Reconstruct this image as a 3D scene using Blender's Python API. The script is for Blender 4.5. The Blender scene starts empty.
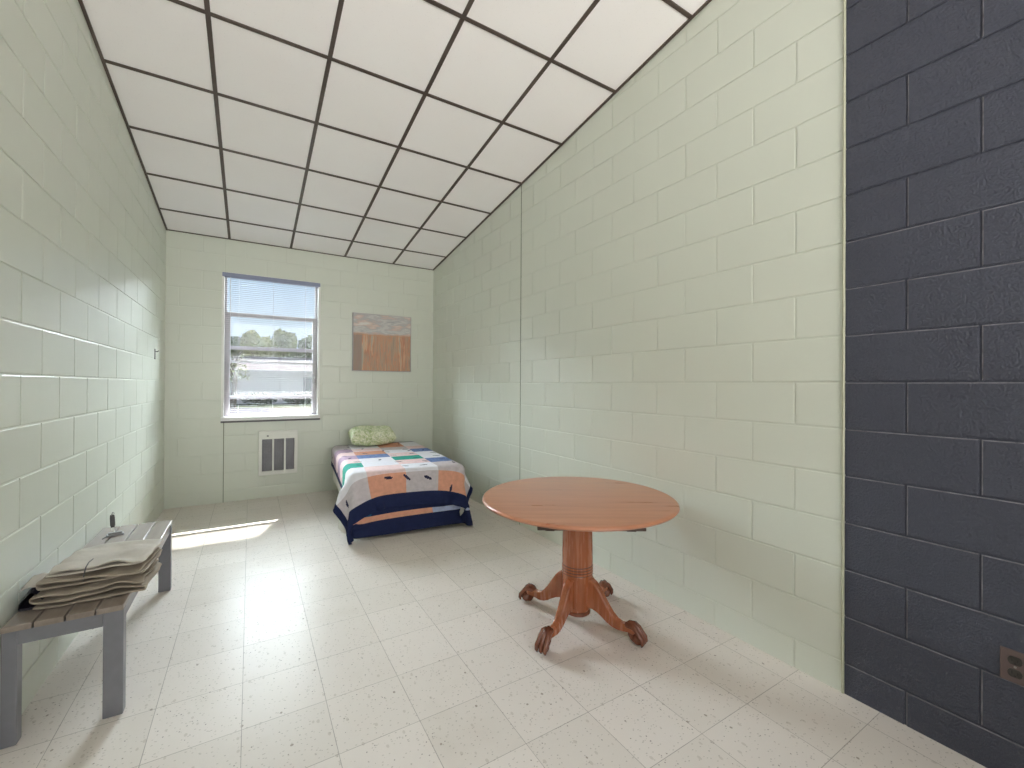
import bpy, math, random
import numpy as np
from mathutils import Vector, Matrix, noise

random.seed(7)
PI = math.pi
C = bpy.context.scene.collection
SC = bpy.context.scene

# ---------------------------------------------------------------- solved camera / room frame (metres)
F_PX, YAW, PITCH, ROLL, EYE = 430.76, math.radians(31.282), math.radians(0.186), math.radians(0.320), 1.3315
XL, XR, YF = -0.7745, 2.2153, 5.8107          # left wall, right wall, far wall
HC, SL = 2.963, 0.12884                        # ceiling height at the far wall, slope towards the viewer
YB = -2.2                                      # wall behind the viewer
BW, BH = 0.4064, 0.2032                        # block module
YDARK = 0.8497                                 # where the dark paint begins
WX0, WX1, WZ0, WZ1 = -0.277, 0.737, 0.905, 2.585

# ================================================================ helpers
def lin(r, g, b):
    f = lambda c: (c/255)/12.92 if c/255 <= .04045 else ((c/255+.055)/1.055)**2.4
    return (f(r), f(g), f(b), 1)

class N:
    """small node-tree writer"""
    def __init__(s, name):
        s.m = bpy.data.materials.new(name); s.m.use_nodes = True
        s.t = s.m.node_tree; s.t.nodes.clear()
        s.out = s.t.nodes.new('ShaderNodeOutputMaterial')
    def n(s, kind, **kw):
        nd = s.t.nodes.new('ShaderNode'+kind)
        for k, v in kw.items():
            if k.startswith('i_'):
                key = k[2:]
                key = int(key) if key.isdigit() else key.replace('_', ' ')
                s.set(nd.inputs[key], v)
            else: setattr(nd, k, v)
        return nd
    def set(s, inp, v):
        if hasattr(v, 'is_output') or isinstance(v, bpy.types.NodeSocket): s.t.links.new(v, inp)
        else: inp.default_value = v
    def ramp(s, fac, stops, interp='LINEAR'):
        r = s.n('ValToRGB'); r.color_ramp.interpolation = interp
        e = r.color_ramp.elements
        while len(e) < len(stops): e.new(.5)
        for k, (p, c) in enumerate(stops):
            e[k].position = p; e[k].color = c if len(c) == 4 else (*c, 1)
        s.set(r.inputs[0], fac); return r.outputs[0]
    def math(s, op, a, b=None, c=None):
        m = s.n('Math', operation=op); s.set(m.inputs[0], a)
        if b is not None: s.set(m.inputs[1], b)
        if c is not None: s.set(m.inputs[2], c)
        return m.outputs[0]
    def mix(s, fac, a, b, blend='MIX'):
        m = s.n('Mix', data_type='RGBA', blend_type=blend)
        s.set(m.inputs[0], fac); s.set(m.inputs[6], a); s.set(m.inputs[7], b); return m.outputs[2]
    def coords(s, which='Object', scale=(1,1,1), loc=(0,0,0), rot=(0,0,0)):
        tc = s.n('TexCoord'); mp = s.n('Mapping')
        s.t.links.new(tc.outputs[which], mp.inputs[0])
        mp.inputs['Scale'].default_value = scale; mp.inputs['Location'].default_value = loc
        mp.inputs['Rotation'].default_value = rot
        return mp.outputs[0]
    def noise(s, vec, scale, detail=3, rough=.5, out=0):
        t = s.n('TexNoise'); s.set(t.inputs['Vector'], vec)
        t.inputs['Scale'].default_value = scale; t.inputs['Detail'].default_value = detail
        t.inputs['Roughness'].default_value = rough
        return t.outputs[out]
    def bump(s, h, strength=.3, dist=.002):
        b = s.n('Bump'); b.inputs['Strength'].default_value = strength; b.inputs['Distance'].default_value = dist
        s.set(b.inputs['Height'], h); return b.outputs[0]
    def bsdf(s, color, rough=.5, metal=0, spec=.5, normal=None, **kw):
        b = s.n('BsdfPrincipled'); s.set(b.inputs['Base Color'], color); s.set(b.inputs['Roughness'], rough)
        s.set(b.inputs['Metallic'], metal); s.set(b.inputs['Specular IOR Level'], spec)
        if normal is not None: s.set(b.inputs['Normal'], normal)
        for k, v in kw.items(): s.set(b.inputs[k.replace('_', ' ')], v)
        s.t.links.new(b.outputs[0], s.out.inputs[0]); return s.m

def plain(name, col, rough=.5, metal=0, spec=.5, var=.06, vscale=14, bump=0, bscale=90, bdist=.001):
    t = N(name); v = t.coords()
    n = t.noise(v, vscale, 3)
    dark = tuple(c*(1-var) for c in col[:3])+(1,); lite = tuple(min(1, c*(1+var)) for c in col[:3])+(1,)
    c = t.ramp(n, [(.3, dark), (.7, lite)])
    nm = t.bump(t.noise(v, bscale, 2), bump, bdist) if bump else None
    return t.bsdf(c, rough, metal, spec, nm)

class MB:
    """collects faces and links them as ONE mesh object"""
    def __init__(s): s.v = []; s.f = []; s.mi = []
    def add(s, vs, fs, mi=0):
        o = len(s.v); s.v += [tuple(v) for v in vs]; s.f += [tuple(i+o for i in f) for f in fs]
        s.mi += [mi]*len(fs)
    def box(s, x0, x1, y0, y1, z0, z1, mi=0, M=None):
        vs = [Vector((x, y, z)) for z in (z0, z1) for y in (y0, y1) for x in (x0, x1)]
        if M is not None: vs = [M @ v for v in vs]
        s.add(vs, [(0,2,3,1), (4,5,7,6), (0,1,5,4), (2,6,7,3), (0,4,6,2), (1,3,7,5)], mi)
    def tube(s, pts, rad, seg=12, mi=0, sq=(1, 1)):
        pts = [Vector(p) for p in pts]; n = len(pts)
        if not hasattr(rad, '__len__'): rad = [rad]*n
        rings = []; ref = None
        for i in range(n):
            t = (pts[min(i+1, n-1)]-pts[max(i-1, 0)]).normalized()
            if ref is None:
                ref = Vector((0,0,1)) if abs(t.z) < .9 else Vector((1,0,0))
            a = (ref - t*ref.dot(t)).normalized(); b = t.cross(a); ref = a
            rings.append([pts[i]+(a*math.cos(k*2*PI/seg)*sq[0]+b*math.sin(k*2*PI/seg)*sq[1])*rad[i] for k in range(seg)])
        vs = [p for r in rings for p in r]; fs = []
        for i in range(n-1):
            for k in range(seg):
                k2 = (k+1) % seg
                fs.append((i*seg+k, i*seg+k2, (i+1)*seg+k2, (i+1)*seg+k))
        fs.append(tuple(range(seg-1, -1, -1))); fs.append(tuple((n-1)*seg+k for k in range(seg)))
        s.add(vs, fs, mi)
    def lathe(s, prof, seg=48, c=(0,0,0), mi=0, a0=0, a1=2*PI):
        n = len(prof); vs = []; full = abs(a1-a0-2*PI) < 1e-6
        m = seg if full else seg+1
        for k in range(m):
            a = a0+(a1-a0)*k/seg
            vs += [(c[0]+r*math.cos(a), c[1]+r*math.sin(a), c[2]+z) for r, z in prof]
        fs = []
        for k in range(seg):
            k2 = (k+1) % m
            for i in range(n-1): fs.append((k*n+i, k2*n+i, k2*n+i+1, k*n+i+1))
        s.add(vs, fs, mi)
    def ball(s, c, r, seg=14, sc=(1,1,1), mi=0):
        rings = seg//2; vs = []; fs = []
        for i in range(rings+1):
            th = PI*i/rings
            for k in range(seg):
                ph = 2*PI*k/seg
                vs.append((c[0]+r*sc[0]*math.sin(th)*math.cos(ph), c[1]+r*sc[1]*math.sin(th)*math.sin(ph), c[2]+r*sc[2]*math.cos(th)))
        for i in range(rings):
            for k in range(seg):
                k2 = (k+1) % seg; fs.append((i*seg+k, (i+1)*seg+k, (i+1)*seg+k2, i*seg+k2))
        s.add(vs, fs, mi)
    def prism(s, poly, axis_fn, t0, t1, mi=0):
        """poly: list of 2-D points; axis_fn(p, t) -> 3-D"""
        n = len(poly)
        vs = [axis_fn(p, t0) for p in poly]+[axis_fn(p, t1) for p in poly]
        fs = [tuple(range(n-1, -1, -1)), tuple(range(n, 2*n))]+[(i, (i+1) % n, n+(i+1) % n, n+i) for i in range(n)]
        s.add(vs, fs, mi)
    def build(s, name, mat, parent=None, smooth=False, bevel=0, seg=2, sub=0, angle=40):
        me = bpy.data.meshes.new(name); me.from_pydata(s.v, [], s.f)
        mats = mat if isinstance(mat, (list, tuple)) else [mat]
        for m in mats: me.materials.append(m)
        if len(mats) > 1: me.polygons.foreach_set('material_index', s.mi)
        import bmesh
        bm = bmesh.new(); bm.from_mesh(me)
        bmesh.ops.remove_doubles(bm, verts=bm.verts, dist=1e-6)
        bmesh.ops.recalc_face_normals(bm, faces=bm.faces)
        if smooth:
            for f in bm.faces: f.smooth = True
            lim = math.radians(angle)
            for e in bm.edges:
                if len(e.link_faces) == 2 and e.calc_face_angle(0) > lim: e.smooth = False
        bm.to_mesh(me); bm.free()
        o = bpy.data.objects.new(name, me); C.objects.link(o)
        if parent is not None: o.parent = parent
        if bevel:
            b = o.modifiers.new('bevel', 'BEVEL'); b.width = bevel; b.segments = seg; b.limit_method = 'ANGLE'
            b.harden_normals = False
        if sub:
            b = o.modifiers.new('sub', 'SUBSURF'); b.levels = b.render_levels = sub
        return o

def tag(o, label=None, cat=None, group=None, kind=None):
    if label: o['label'] = label
    if cat: o['category'] = cat
    if group: o['group'] = group
    if kind: o['kind'] = kind
    return o
def empty(name, loc=(0,0,0), rz=0):
    o = bpy.data.objects.new(name, None); C.objects.link(o); o.location = loc; o.rotation_euler = (0,0,rz)
    o.empty_display_size = .1
    return o
def struct(o): o['kind'] = 'structure'; return o
def copy_tree(o, parent=None):
    c = o.copy(); C.objects.link(c)
    if parent is not None: c.parent = parent
    for ch in list(o.children): copy_tree(ch, c)
    return c

# ================================================================ materials
def wall_paint(name, col, rough, bs, bscale, var=.04, bd=.0022, spec=.5):
    t = N(name); v = t.coords()
    big = t.noise(v, 1.3, 4, .6); fine = t.noise(v, bscale, 4, .65); mid = t.noise(v, 16, 3)
    dark = tuple(c*(1-var) for c in col[:3]); lite = tuple(min(1, c*(1+var)) for c in col[:3])
    c = t.ramp(big, [(.3, dark), (.7, lite)])
    # small scuffs worn into the paint
    pits = t.n('TexVoronoi', feature='F1'); t.set(pits.inputs['Vector'], v); pits.inputs['Scale'].default_value = 23
    spot = t.math('LESS_THAN', pits.outputs['Distance'], .035)
    c = t.mix(t.math('MULTIPLY', spot, .12), c, (.18, .19, .16, 1))
    h = t.math('ADD', t.math('MULTIPLY', fine, 1.0), t.math('MULTIPLY', mid, .8))
    nm = t.bump(h, bs, bd)
    r = t.math('ADD', rough-.05, t.math('MULTIPLY', mid, .1))
    return t.bsdf(c, r, 0, spec, nm)

M = {}
M['green'] = wall_paint('pale_green_wall_paint', lin(213, 217, 205), .35, .16, 60, .015, spec=.85)
M['navy'] = wall_paint('charcoal_navy_wall_paint', lin(63, 66, 81), .38, 1.0, 120, .05, .008, .6)
M['joint_dust_lit'] = plain('dusty_worn_lit_joint_edge', lin(122, 120, 128), .7, var=.35, vscale=30)  # dust on the top ledges, painted window light on the upright edges
M['caulk'] = plain('dark_green_joint_caulk', lin(120, 128, 106), .6)
M['bead'] = plain('cream_green_edge_bead', lin(186, 187, 164), .5, var=.06, vscale=40, bump=.3)

def floor_mat():
    t = N('vinyl_composition_tile'); tc = t.n('TexCoord'); sep = t.n('SeparateXYZ'); t.t.links.new(tc.outputs['Object'], sep.inputs[0])
    PX, OX, PY, OY = .3017, -.020, .3078, 1.341
    ux = t.math('DIVIDE', t.math('SUBTRACT', sep.outputs[0], OX), PX); uy = t.math('DIVIDE', t.math('SUBTRACT', sep.outputs[1], OY), PY)
    fx = t.math('ABSOLUTE', t.math('SUBTRACT', t.math('FRACT', t.math('ADD', ux, .5)), .5))
    fy = t.math('ABSOLUTE', t.math('SUBTRACT', t.math('FRACT', t.math('ADD', uy, .5)), .5))
    d = t.math('MULTIPLY', t.math('MINIMUM', fx, fy), .305)
    jn = t.noise(tc.outputs['Object'], 5, 2)
    seam = t.math('LESS_THAN', d, t.math('MULTIPLY_ADD', jn, .0016, .0004))
    cx, cy = t.math('FLOOR', ux), t.math('FLOOR', uy)
    comb = t.n('CombineXYZ'); t.set(comb.inputs[0], cx); t.set(comb.inputs[1], cy)
    wn = t.n('TexWhiteNoise', noise_dimensions='2D'); t.set(wn.inputs['Vector'], comb.outputs[0])
    tone = wn.outputs['Value']
    base = t.ramp(tone, [(0, lin(218, 211, 203)), (1, lin(226, 219, 212))])
    cloud = t.noise(tc.outputs['Object'], 7, 4, .6)
    base = t.mix(t.math('MULTIPLY', cloud, .18), base, lin(214, 206, 196))
    def flecks(scale, thr, amount, col, stretch):
        nonlocal base
        v = t.coords('Object', (scale, scale*stretch, scale), (scale*.37, 0, 0), (0, 0, .6))
        wob = t.noise(v, 1.1, 2, out=1)
        vv = t.mix(.22, v, wob, 'ADD')
        vo = t.n('TexVoronoi', feature='F1'); t.set(vo.inputs['Vector'], vv); vo.inputs['Scale'].default_value = 1
        rnd = t.n('TexWhiteNoise', noise_dimensions='3D'); t.set(rnd.inputs['Vector'], vo.outputs['Position'])
        hit = t.math('MULTIPLY', t.math('LESS_THAN', vo.outputs['Distance'], thr), t.math('GREATER_THAN', rnd.outputs['Value'], .45))
        base = t.mix(t.math('MULTIPLY', hit, amount), base, col)
    flecks(30, .17, .30, lin(158, 146, 130), .6)
    flecks(64, .22, .42, lin(140, 130, 118), 1.5)
    flecks(38, .10, .65, lin(104, 94, 84), .9)
    flecks(15, .075, .6, lin(118, 104, 90), .8)
    # dirt patches trodden in near the walls and furniture
    dirt = t.ramp(t.noise(tc.outputs['Object'], 2.1, 4, .6), [(.55, (0,0,0)), (.8, (1,1,1))])
    base = t.mix(t.math('MULTIPLY', dirt, .18), base, lin(170, 155, 134))
    base = t.mix(t.math('MULTIPLY', seam, .55), base, lin(112, 104, 94))
    wob = t.noise(tc.outputs['Object'], 9, 3)
    streak = t.noise(t.coords('Object', (3, 40, 1), (0,0,0), (0,0,.5)), 1.5, 3)
    rough = t.math('ADD', .25, t.math('ADD', t.math('MULTIPLY', wob, .07), t.math('MULTIPLY', streak, .03)))
    tilt = t.n('Bump'); tilt.inputs['Strength'].default_value = .22; tilt.inputs['Distance'].default_value = .004
    t.set(tilt.inputs['Height'], t.math('ADD', t.math('MULTIPLY', wob, .3), t.math('MULTIPLY', seam, -.35)))
    return t.bsdf(base, rough, 0, .03, tilt.outputs[0])
M['floor'] = floor_mat()

def ceil_mat():
    t = N('white_lay_in_ceiling_panel'); v = t.coords()
    fine = t.noise(v, 190, 3, .7); big = t.noise(v, 1.7, 3)
    c = t.ramp(big, [(.3, lin(247, 243, 243)), (.7, lin(250, 247, 247))])
    pin = t.n('TexVoronoi'); t.set(pin.inputs['Vector'], v); pin.inputs['Scale'].default_value = 55
    c = t.mix(t.math('MULTIPLY', t.math('LESS_THAN', pin.outputs['Distance'], .12), .12), c, lin(150, 148, 144))
    return t.bsdf(c, .85, 0, .2, t.bump(fine, .25, .0015))
M['ceiling'] = ceil_mat()
M['grid'] = plain('dark_bronze_ceiling_grid', lin(86, 74, 68), .42, .25, .5, .15, 6)

def wood_mat(name, base, dark, lite, rough=.28, axis=0, scale=1.0):
    t = N(name)
    st = [1.0*scale, 1.0*scale, 1.0*scale]
    for k in range(3): st[k] = (1.6 if k == axis else 22)*scale
    v = t.coords('Object', tuple(st))
    n1 = t.noise(v, 1.4, 5, .62); n2 = t.noise(t.coords('Object', (2.2, 2.2, 2.2)), 2.0, 3)
    fine = t.noise(t.coords('Object', tuple(6*s for s in st)), 2.2, 2)
    c = t.ramp(n1, [(.28, dark), (.5, base), (.74, lite)])
    c = t.mix(t.math('MULTIPLY', n2, .3), c, base)
    c = t.mix(t.math('MULTIPLY', t.ramp(fine, [(.55, (0,0,0)), (.75, (1,1,1))]), .22), c, dark)
    return t.bsdf(c, t.math('MULTIPLY_ADD', n1, .14, rough-.07), 0, .5, t.bump(fine, .06, .0006), Coat_Weight=.25, Coat_Roughness=.18)
WB, WD, WL = lin(188, 127, 96), lin(172, 110, 80), lin(198, 138, 106)
M['wood'] = wood_mat('satin_cherry_wood_top', WB, WD, WL, .3, 0)
M['wood_v'] = wood_mat('satin_cherry_wood_upright', lin(160, 94, 60), lin(136, 74, 44), lin(172, 106, 70), .27, 2)
M['wood_dark'] = wood_mat('dark_stained_cherry_wood', lin(118, 68, 48), lin(88, 48, 34), lin(136, 82, 58), .25, 2)
M['groove'] = plain('dark_turned_groove', lin(66, 36, 25), .4)
M['cleat'] = plain('dark_runner_wood', lin(58, 42, 34), .5)

M['bench_top'] = wood_mat('grey_brown_bench_slat', lin(140, 128, 118), lin(122, 110, 101), lin(152, 140, 130), .34, 1)
M['bench_frame'] = plain('slate_grey_bench_paint', lin(122, 122, 128), .35, 0, .5, .05, 20, .08, 160)
def canvas(name, col, d=.12):
    t = N(name); v = t.coords()
    big = t.noise(v, 9, 4, .6); w = t.noise(v, 420, 2)
    c = t.ramp(big, [(.3, tuple(x*(1-d) for x in col[:3])), (.7, tuple(min(1, x*(1+d*.6)) for x in col[:3]))])
    h = t.math('ADD', t.math('MULTIPLY', t.noise(v, 24, 4, .6), 1.0), t.math('MULTIPLY', w, .15))
    return t.bsdf(c, .85, 0, .2, t.bump(h, .5, .006))
M['canvas'] = canvas('beige_canvas', lin(160, 149, 135))
M['canvas_light'] = canvas('pale_beige_canvas', lin(190, 183, 173))
M['black_vinyl'] = plain('black_vinyl', lin(34, 33, 42), .35, bump=.3, bscale=30)
M['steel'] = plain('brushed_grey_metal', lin(150, 150, 152), .35, .8, .5, .1, 30)
M['dark_grip'] = plain('dark_grip_plastic', lin(84, 84, 86), .45, bump=.5, bscale=160)
M['white_metal'] = plain('white_enamel_metal', lin(236, 236, 230), .35, 0, .5, .02)
M['sash'] = plain('greyed_sash_paint', lin(196, 191, 194), .6, 0, .2)
M['sill'] = plain('white_sill_paint', lin(240, 240, 240), .4, 0, .5, .02)
M['headrail'] = plain('blue_grey_headrail', lin(136, 142, 168), .4)
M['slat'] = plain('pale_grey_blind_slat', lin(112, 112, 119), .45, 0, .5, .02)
M['cord'] = plain('white_blind_cord', lin(220, 220, 222), .7)
M['grille'] = plain('grey_heater_grille', lin(158, 156, 162), .45, .2)
M['grille_dark'] = plain('dark_heater_cavity', lin(104, 102, 106), .7)
M['knob'] = plain('grey_knob', lin(150, 150, 148), .4)
M['plate'] = plain('brown_outlet_plate', lin(104, 88, 86), .35, .3, bump=.3)
M['recept'] = plain('worn_dark_receptacle', lin(52, 48, 46), .45, var=.5, vscale=60)
M['black'] = plain('black_plastic', lin(14, 14, 15), .5)
M['screw'] = plain('screw_steel', lin(150, 145, 140), .35, .7)
M['linen'] = canvas('off_white_sheet_cotton', lin(226, 224, 214), .05)
M['mattress'] = canvas('cream_mattress_ticking', lin(214, 212, 200), .05)
M['bedmetal'] = plain('grey_bed_frame_steel', lin(96, 96, 98), .4, .6)
M['wheel'] = plain('pale_caster_plastic', lin(200, 200, 196), .5)

def glass_mat():
    t = N('clear_window_pane')
    tr = t.n('BsdfTransparent'); gl = t.n('BsdfGlossy'); gl.inputs['Roughness'].default_value = .03
    fr = t.n('Fresnel'); fr.inputs[0].default_value = 1.45
    tint = t.noise(t.coords(), 3, 2)
    t.set(tr.inputs[0], t.ramp(tint, [(0, (.93, .95, .95)), (1, (.97, .98, .98))]))
    mx = t.n('MixShader'); t.set(mx.inputs[0], t.math('MULTIPLY', fr.outputs[0], .8))
    t.t.links.new(tr.outputs[0], mx.inputs[1]); t.t.links.new(gl.outputs[0], mx.inputs[2])
    t.t.links.new(mx.outputs[0], t.out.inputs[0]); return t.m
M['glass'] = glass_mat()

# ================================================================ room shell
def minus(rects, hole):
    out = []
    hx0, hx1, hz0, hz1 = hole
    for (a, b, c, d) in rects:
        if hx1 <= a or hx0 >= b or hz1 <= c or hz0 >= d: out.append((a, b, c, d)); continue
        if a < hx0: out.append((a, hx0, c, d))
        if hx1 < b: out.append((hx1, b, c, d))
        x0, x1 = max(a, hx0), min(b, hx1)
        if c < hz0: out.append((x0, x1, c, hz0))
        if hz1 < d: out.append((x0, x1, hz1, d))
    return out

def block_wall(name, mat, place, u0, u1, z0, z1, zline, joint, holes=(), cuts=(), thick=.18, dep=.0045, dust_lit=None):
    """place(u, z, depth) -> point; depth 0 is the paint surface, positive goes into the wall"""
    mb = MB()
    base = [(u0, u1, z0, z1)]
    for h in holes: base = minus(base, h)
    D0 = dep
    for (a, b, c, d) in base:
        vs = [place(u, z, dp) for dp in (D0, thick) for z in (c, d) for u in (a, b)]
        mb.add(vs, [(0,1,3,2), (4,6,7,5), (0,4,5,1), (2,3,7,6), (0,2,6,4), (1,5,7,3)])
    g, ch = .0032, .0035
    k0 = int(math.floor((z0-zline)/BH))-1
    for k in range(k0, k0+40):
        c0, c1 = zline+k*BH, zline+(k+1)*BH
        if c1 <= z0+.004 or c0 >= z1: continue
        us = sorted(set([u0, u1]+[u for u in cuts if u0 < u < u1]))
        j = joint(k); n0 = int(math.floor((u0-j)/BW)); u = j+n0*BW
        while u < u1:
            if u > u0+.01 and all(abs(u-x) > .03 for x in cuts): us.append(u)
            u += BW
        us = sorted(us)
        for a, b in zip(us[:-1], us[1:]):
            cells = [(a, b, max(c0, z0), min(c1, z1))]
            for h in holes: cells = minus(cells, h)
            for (p, q, r, s) in cells:
                # joints only along true block edges; cut edges stay flush
                l = g if p > u0+1e-6 and p == a else 0
                rr = g if q < u1-1e-6 and q == b else 0
                bo = g if r > z0+1e-6 and abs(r-c0) < 1e-6 else 0
                to = g if s < z1-1e-6 and abs(s-c1) < 1e-6 else 0
                cl, cr, cb, ct = (ch if x else 0 for x in (l, rr, bo, to))
                if q-p < .02 or s-r < .012: cl = cr = cb = ct = 0
                o = [(p+l, r+bo), (q-rr, r+bo), (q-rr, s-to), (p+l, s-to)]
                i = [(p+l+cl, r+bo+cb), (q-rr-cr, r+bo+cb), (q-rr-cr, s-to-ct), (p+l+cl, s-to-ct)]
                # blocks are laid a hair unevenly
                jit = random.uniform(-.0004, .0004)
                vs = [place(x, z, D0) for x, z in o]+[place(x, z, D0*.3+jit) for x, z in o]+[place(x, z, jit) for x, z in i]
                fs = []
                for e in range(4):
                    e2 = (e+1) % 4
                    fs.append((e, e2, 4+e2, 4+e)); fs.append((4+e, 4+e2, 8+e2, 8+e))
                fs.append((8, 9, 10, 11))
                mb.add(vs, fs)
                if dust_lit is not None and to and s < 2.05: mb.mi[-4] = 1
                if dust_lit is not None and rr: mb.mi[-6] = 1  # upright edge facing the window: its catch of light is painted pale
    return struct(mb.build(name, mat if dust_lit is None else [mat, dust_lit]))

ZT = 4.35
ZLR = 1.3545
block_wall('wall_left', M['green'], lambda u, z, d: (XL-d, u, z), YB, YF+.18, 0, ZT, 1.363,
           lambda k: 2.4616+(0 if k % 2 else BW/2))
CJ = YDARK+6.5*BW
block_wall('wall_right', M['green'], lambda u, z, d: (XR+d, u, z), YDARK+.012, YF+.18, 0, ZT, ZLR,
           lambda k: YDARK+(BW/2 if k % 2 else 0), cuts=(CJ,), dep=.0042)
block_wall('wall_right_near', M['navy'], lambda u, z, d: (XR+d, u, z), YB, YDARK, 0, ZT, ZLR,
           lambda k: YDARK+(BW/2 if k % 2 else 0), dust_lit=M['joint_dust_lit'])
block_wall('wall_far', M['green'], lambda u, z, d: (u, YF+d, z), XL, XR, 0, 3.2, ZLR,
           lambda k: -.252+(BW/2 if k % 2 else 0), holes=[(WX0+.012, WX1-.012, WZ0+.012, WZ1-.012)], cuts=(-.252,), dep=.0042)
B_HOLE = (-.45, 1.9, .85, 3.05)
block_wall('wall_back', M['green'], lambda u, z, d: (u, YB-d, z), XL, XR, 0, ZT, ZLR,
           lambda k: .1+(BW/2 if k % 2 else 0), holes=[B_HOLE])

mb = MB(); mb.box(XL-.2, XR+.2, YB-.2, YF+.2, -.12, 0)
struct(mb.build('floor', M['floor']))
# edge bead where the two paints meet, and the two control joints
mb = MB()
pts = [(XR-.0035+.002*math.sin(z*23)*.5, YDARK+.0055+.0012*noise.noise((0, 0, z*9)), z) for z in [i*.06 for i in range(1, 72)]]
mb.tube([(XR-.001, YDARK+.006, 0.0)]+pts, .0055, 8)
struct(mb.build('trim_1', M['bead'], smooth=True))
mb = MB(); mb.box(XR-.0015, XR+.003, CJ-.0035, CJ+.0035, 0, 3.26); struct(mb.build('trim_2', M['caulk']))
mb = MB(); mb.box(-.252-.0035, -.252+.0035, YF-.0015, YF+.003, 0, WZ0); struct(mb.build('trim_3', M['caulk']))

# ceiling: sloping lay-in panels in a dark grid
cs, sn = math.cos(math.atan(SL)), math.sin(math.atan(SL))
def cp(x, s, dz=0):     # s runs up the slope from the far wall; dz is measured along the slope's normal
    return (x, YF-s*cs+dz*sn, HC+s*sn+dz*cs)
SMAX = (YF-YB)/cs
cols = [XL, -.2103, .4061, 1.0224, 1.6388, XR]
rows = [0, .4820]
while rows[-1]+.62386 < SMAX: rows.append(rows[-1]+.62386)
rows.append(SMAX)
ceil = MB()
ceil.add([cp(x, s, dz) for dz in (.03, .16) for s in (-.25, SMAX+.25) for x in (XL-.2, XR+.2)],
         [(0,1,3,2), (4,6,7,5), (0,4,5,1), (2,3,7,6), (0,2,6,4), (1,5,7,3)])
for i in range(5):
    for j in range(len(rows)-1):
        a, b, c, d = cols[i], cols[i+1], rows[j], rows[j+1]
        e = .004; sag = random.uniform(.0, .0015)
        ceil.add([cp(a+e, c+e, .004), cp(b-e, c+e, .004), cp(b-e, d-e, .004), cp(a+e, d-e, .004),
                  cp(a+e, c+e, .03), cp(b-e, c+e, .03), cp(b-e, d-e, .03), cp(a+e, d-e, .03)],
                 [(0,1,2,3), (0,4,5,1), (1,5,6,2), (2,6,7,3), (3,7,4,0)])
ceiling = struct(ceil.build('ceiling', M['ceiling']))
gr = MB()
def bar(x0, x1, s0, s1, z0=-.002, z1=.006):
    gr.add([cp(x, s, dz) for dz in (z0, z1) for s in (s0, s1) for x in (x0, x1)],
           [(0,1,3,2), (4,6,7,5), (0,4,5,1), (2,3,7,6), (0,2,6,4), (1,5,7,3)])
for x in cols[1:-1]: bar(x-.0125, x+.0125, 0, SMAX)
for s in rows[1:-1]: bar(XL, XR, s-.0115, s+.0115, -.0015)
bar(XL, XL+.016, 0, SMAX, -.006, .012); bar(XR-.016, XR, 0, SMAX, -.006, .012); bar(XL, XR, 0, .010, -.004, .012)
gr.build('trim_4', M['grid'], ceiling)['kind'] = 'structure'

# ================================================================ window in the far wall
win = struct(empty('window_1', ((WX0+WX1)/2, YF, WZ0)))
def part(mb, name, mat, parent, **kw):
    """mesh given in world coordinates, parented to a thing that stands somewhere"""
    o = mb.build(name, mat, None, **kw); o.parent = parent
    bpy.context.view_layer.update()
    o.matrix_parent_inverse = parent.matrix_world.inverted()
    return o
mb = MB()
fd0, fd1 = YF-.012, YF+.12
mb.box(WX0, WX0+.022, fd0, fd1, WZ0+.03, WZ1); mb.box(WX1-.022, WX1, fd0, fd1, WZ0+.03, WZ1)
mb.box(WX0, WX1, fd0, fd1, WZ1-.02, WZ1)
part(mb, 'frame', M['white_metal'], win, bevel=.002)
mb = MB(); mb.box(WX0-.004, WX1+.004, YF-.024, fd1, WZ0+.008, WZ0+.052)
part(mb, 'sill', M['sill'], win, bevel=.003)
mb = MB(); mb.box(WX0-.004, WX1+.004, YF-.02, YF+.1, WZ0-.012, WZ0+.008); part(mb, 'sill_shadow_strip', M['grille_dark'], win, bevel=.002)  # dark strip paints the shadow line below the sill
# steel sash: outer stiles and rails (awning lights)
ys0, ys1 = YF+.105, YF+.135
mb = MB()
mb.box(WX0+.022, WX0+.045, ys0, ys1, WZ0+.05, WZ1-.02); mb.box(WX1-.045, WX1-.022, ys0, ys1, WZ0+.05, WZ1-.02)
mb.box(WX0+.045, WX0+.075, ys0-.01, ys1, WZ0+.05, 2.14); mb.box(WX1-.075, WX1-.045, ys0-.01, ys1, WZ0+.05, 2.14)
part(mb, 'stile', M['sash'], win, bevel=.002)
for z, h in ((2.135, .022), (1.75, .02), (1.585, .012), (1.175, .016), (WZ0+.055, .02)):
    mb = MB(); mb.box(WX0+.022, WX1-.022, ys0-.006, ys1+.004, z-h, z+h)
    part(mb, 'rail', M['sash'], win, bevel=.002)
for z0, z1 in ((2.157, WZ1-.02), (1.77, 2.113), (1.597, 1.73), (1.191, 1.573), (WZ0+.075, 1.159)):
    mb = MB(); mb.add([(WX0+.04, ys0+.016, z0-.004), (WX1-.04, ys0+.016, z0-.004), (WX1-.04, ys0+.016, z1+.004), (WX0+.04, ys0+.016, z1+.004)], [(0,1,2,3)])
    part(mb, 'pane', M['glass'], win)
mb = MB(); mb.box(WX1-.075, WX1-.045, ys0-.03, ys0-.01, 1.34, 1.46); mb.box(WX1-.068, WX1-.052, ys0-.045, ys0-.03, 1.38, 1.42)
part(mb, 'latch', M['steel'], win, bevel=.002)

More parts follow.
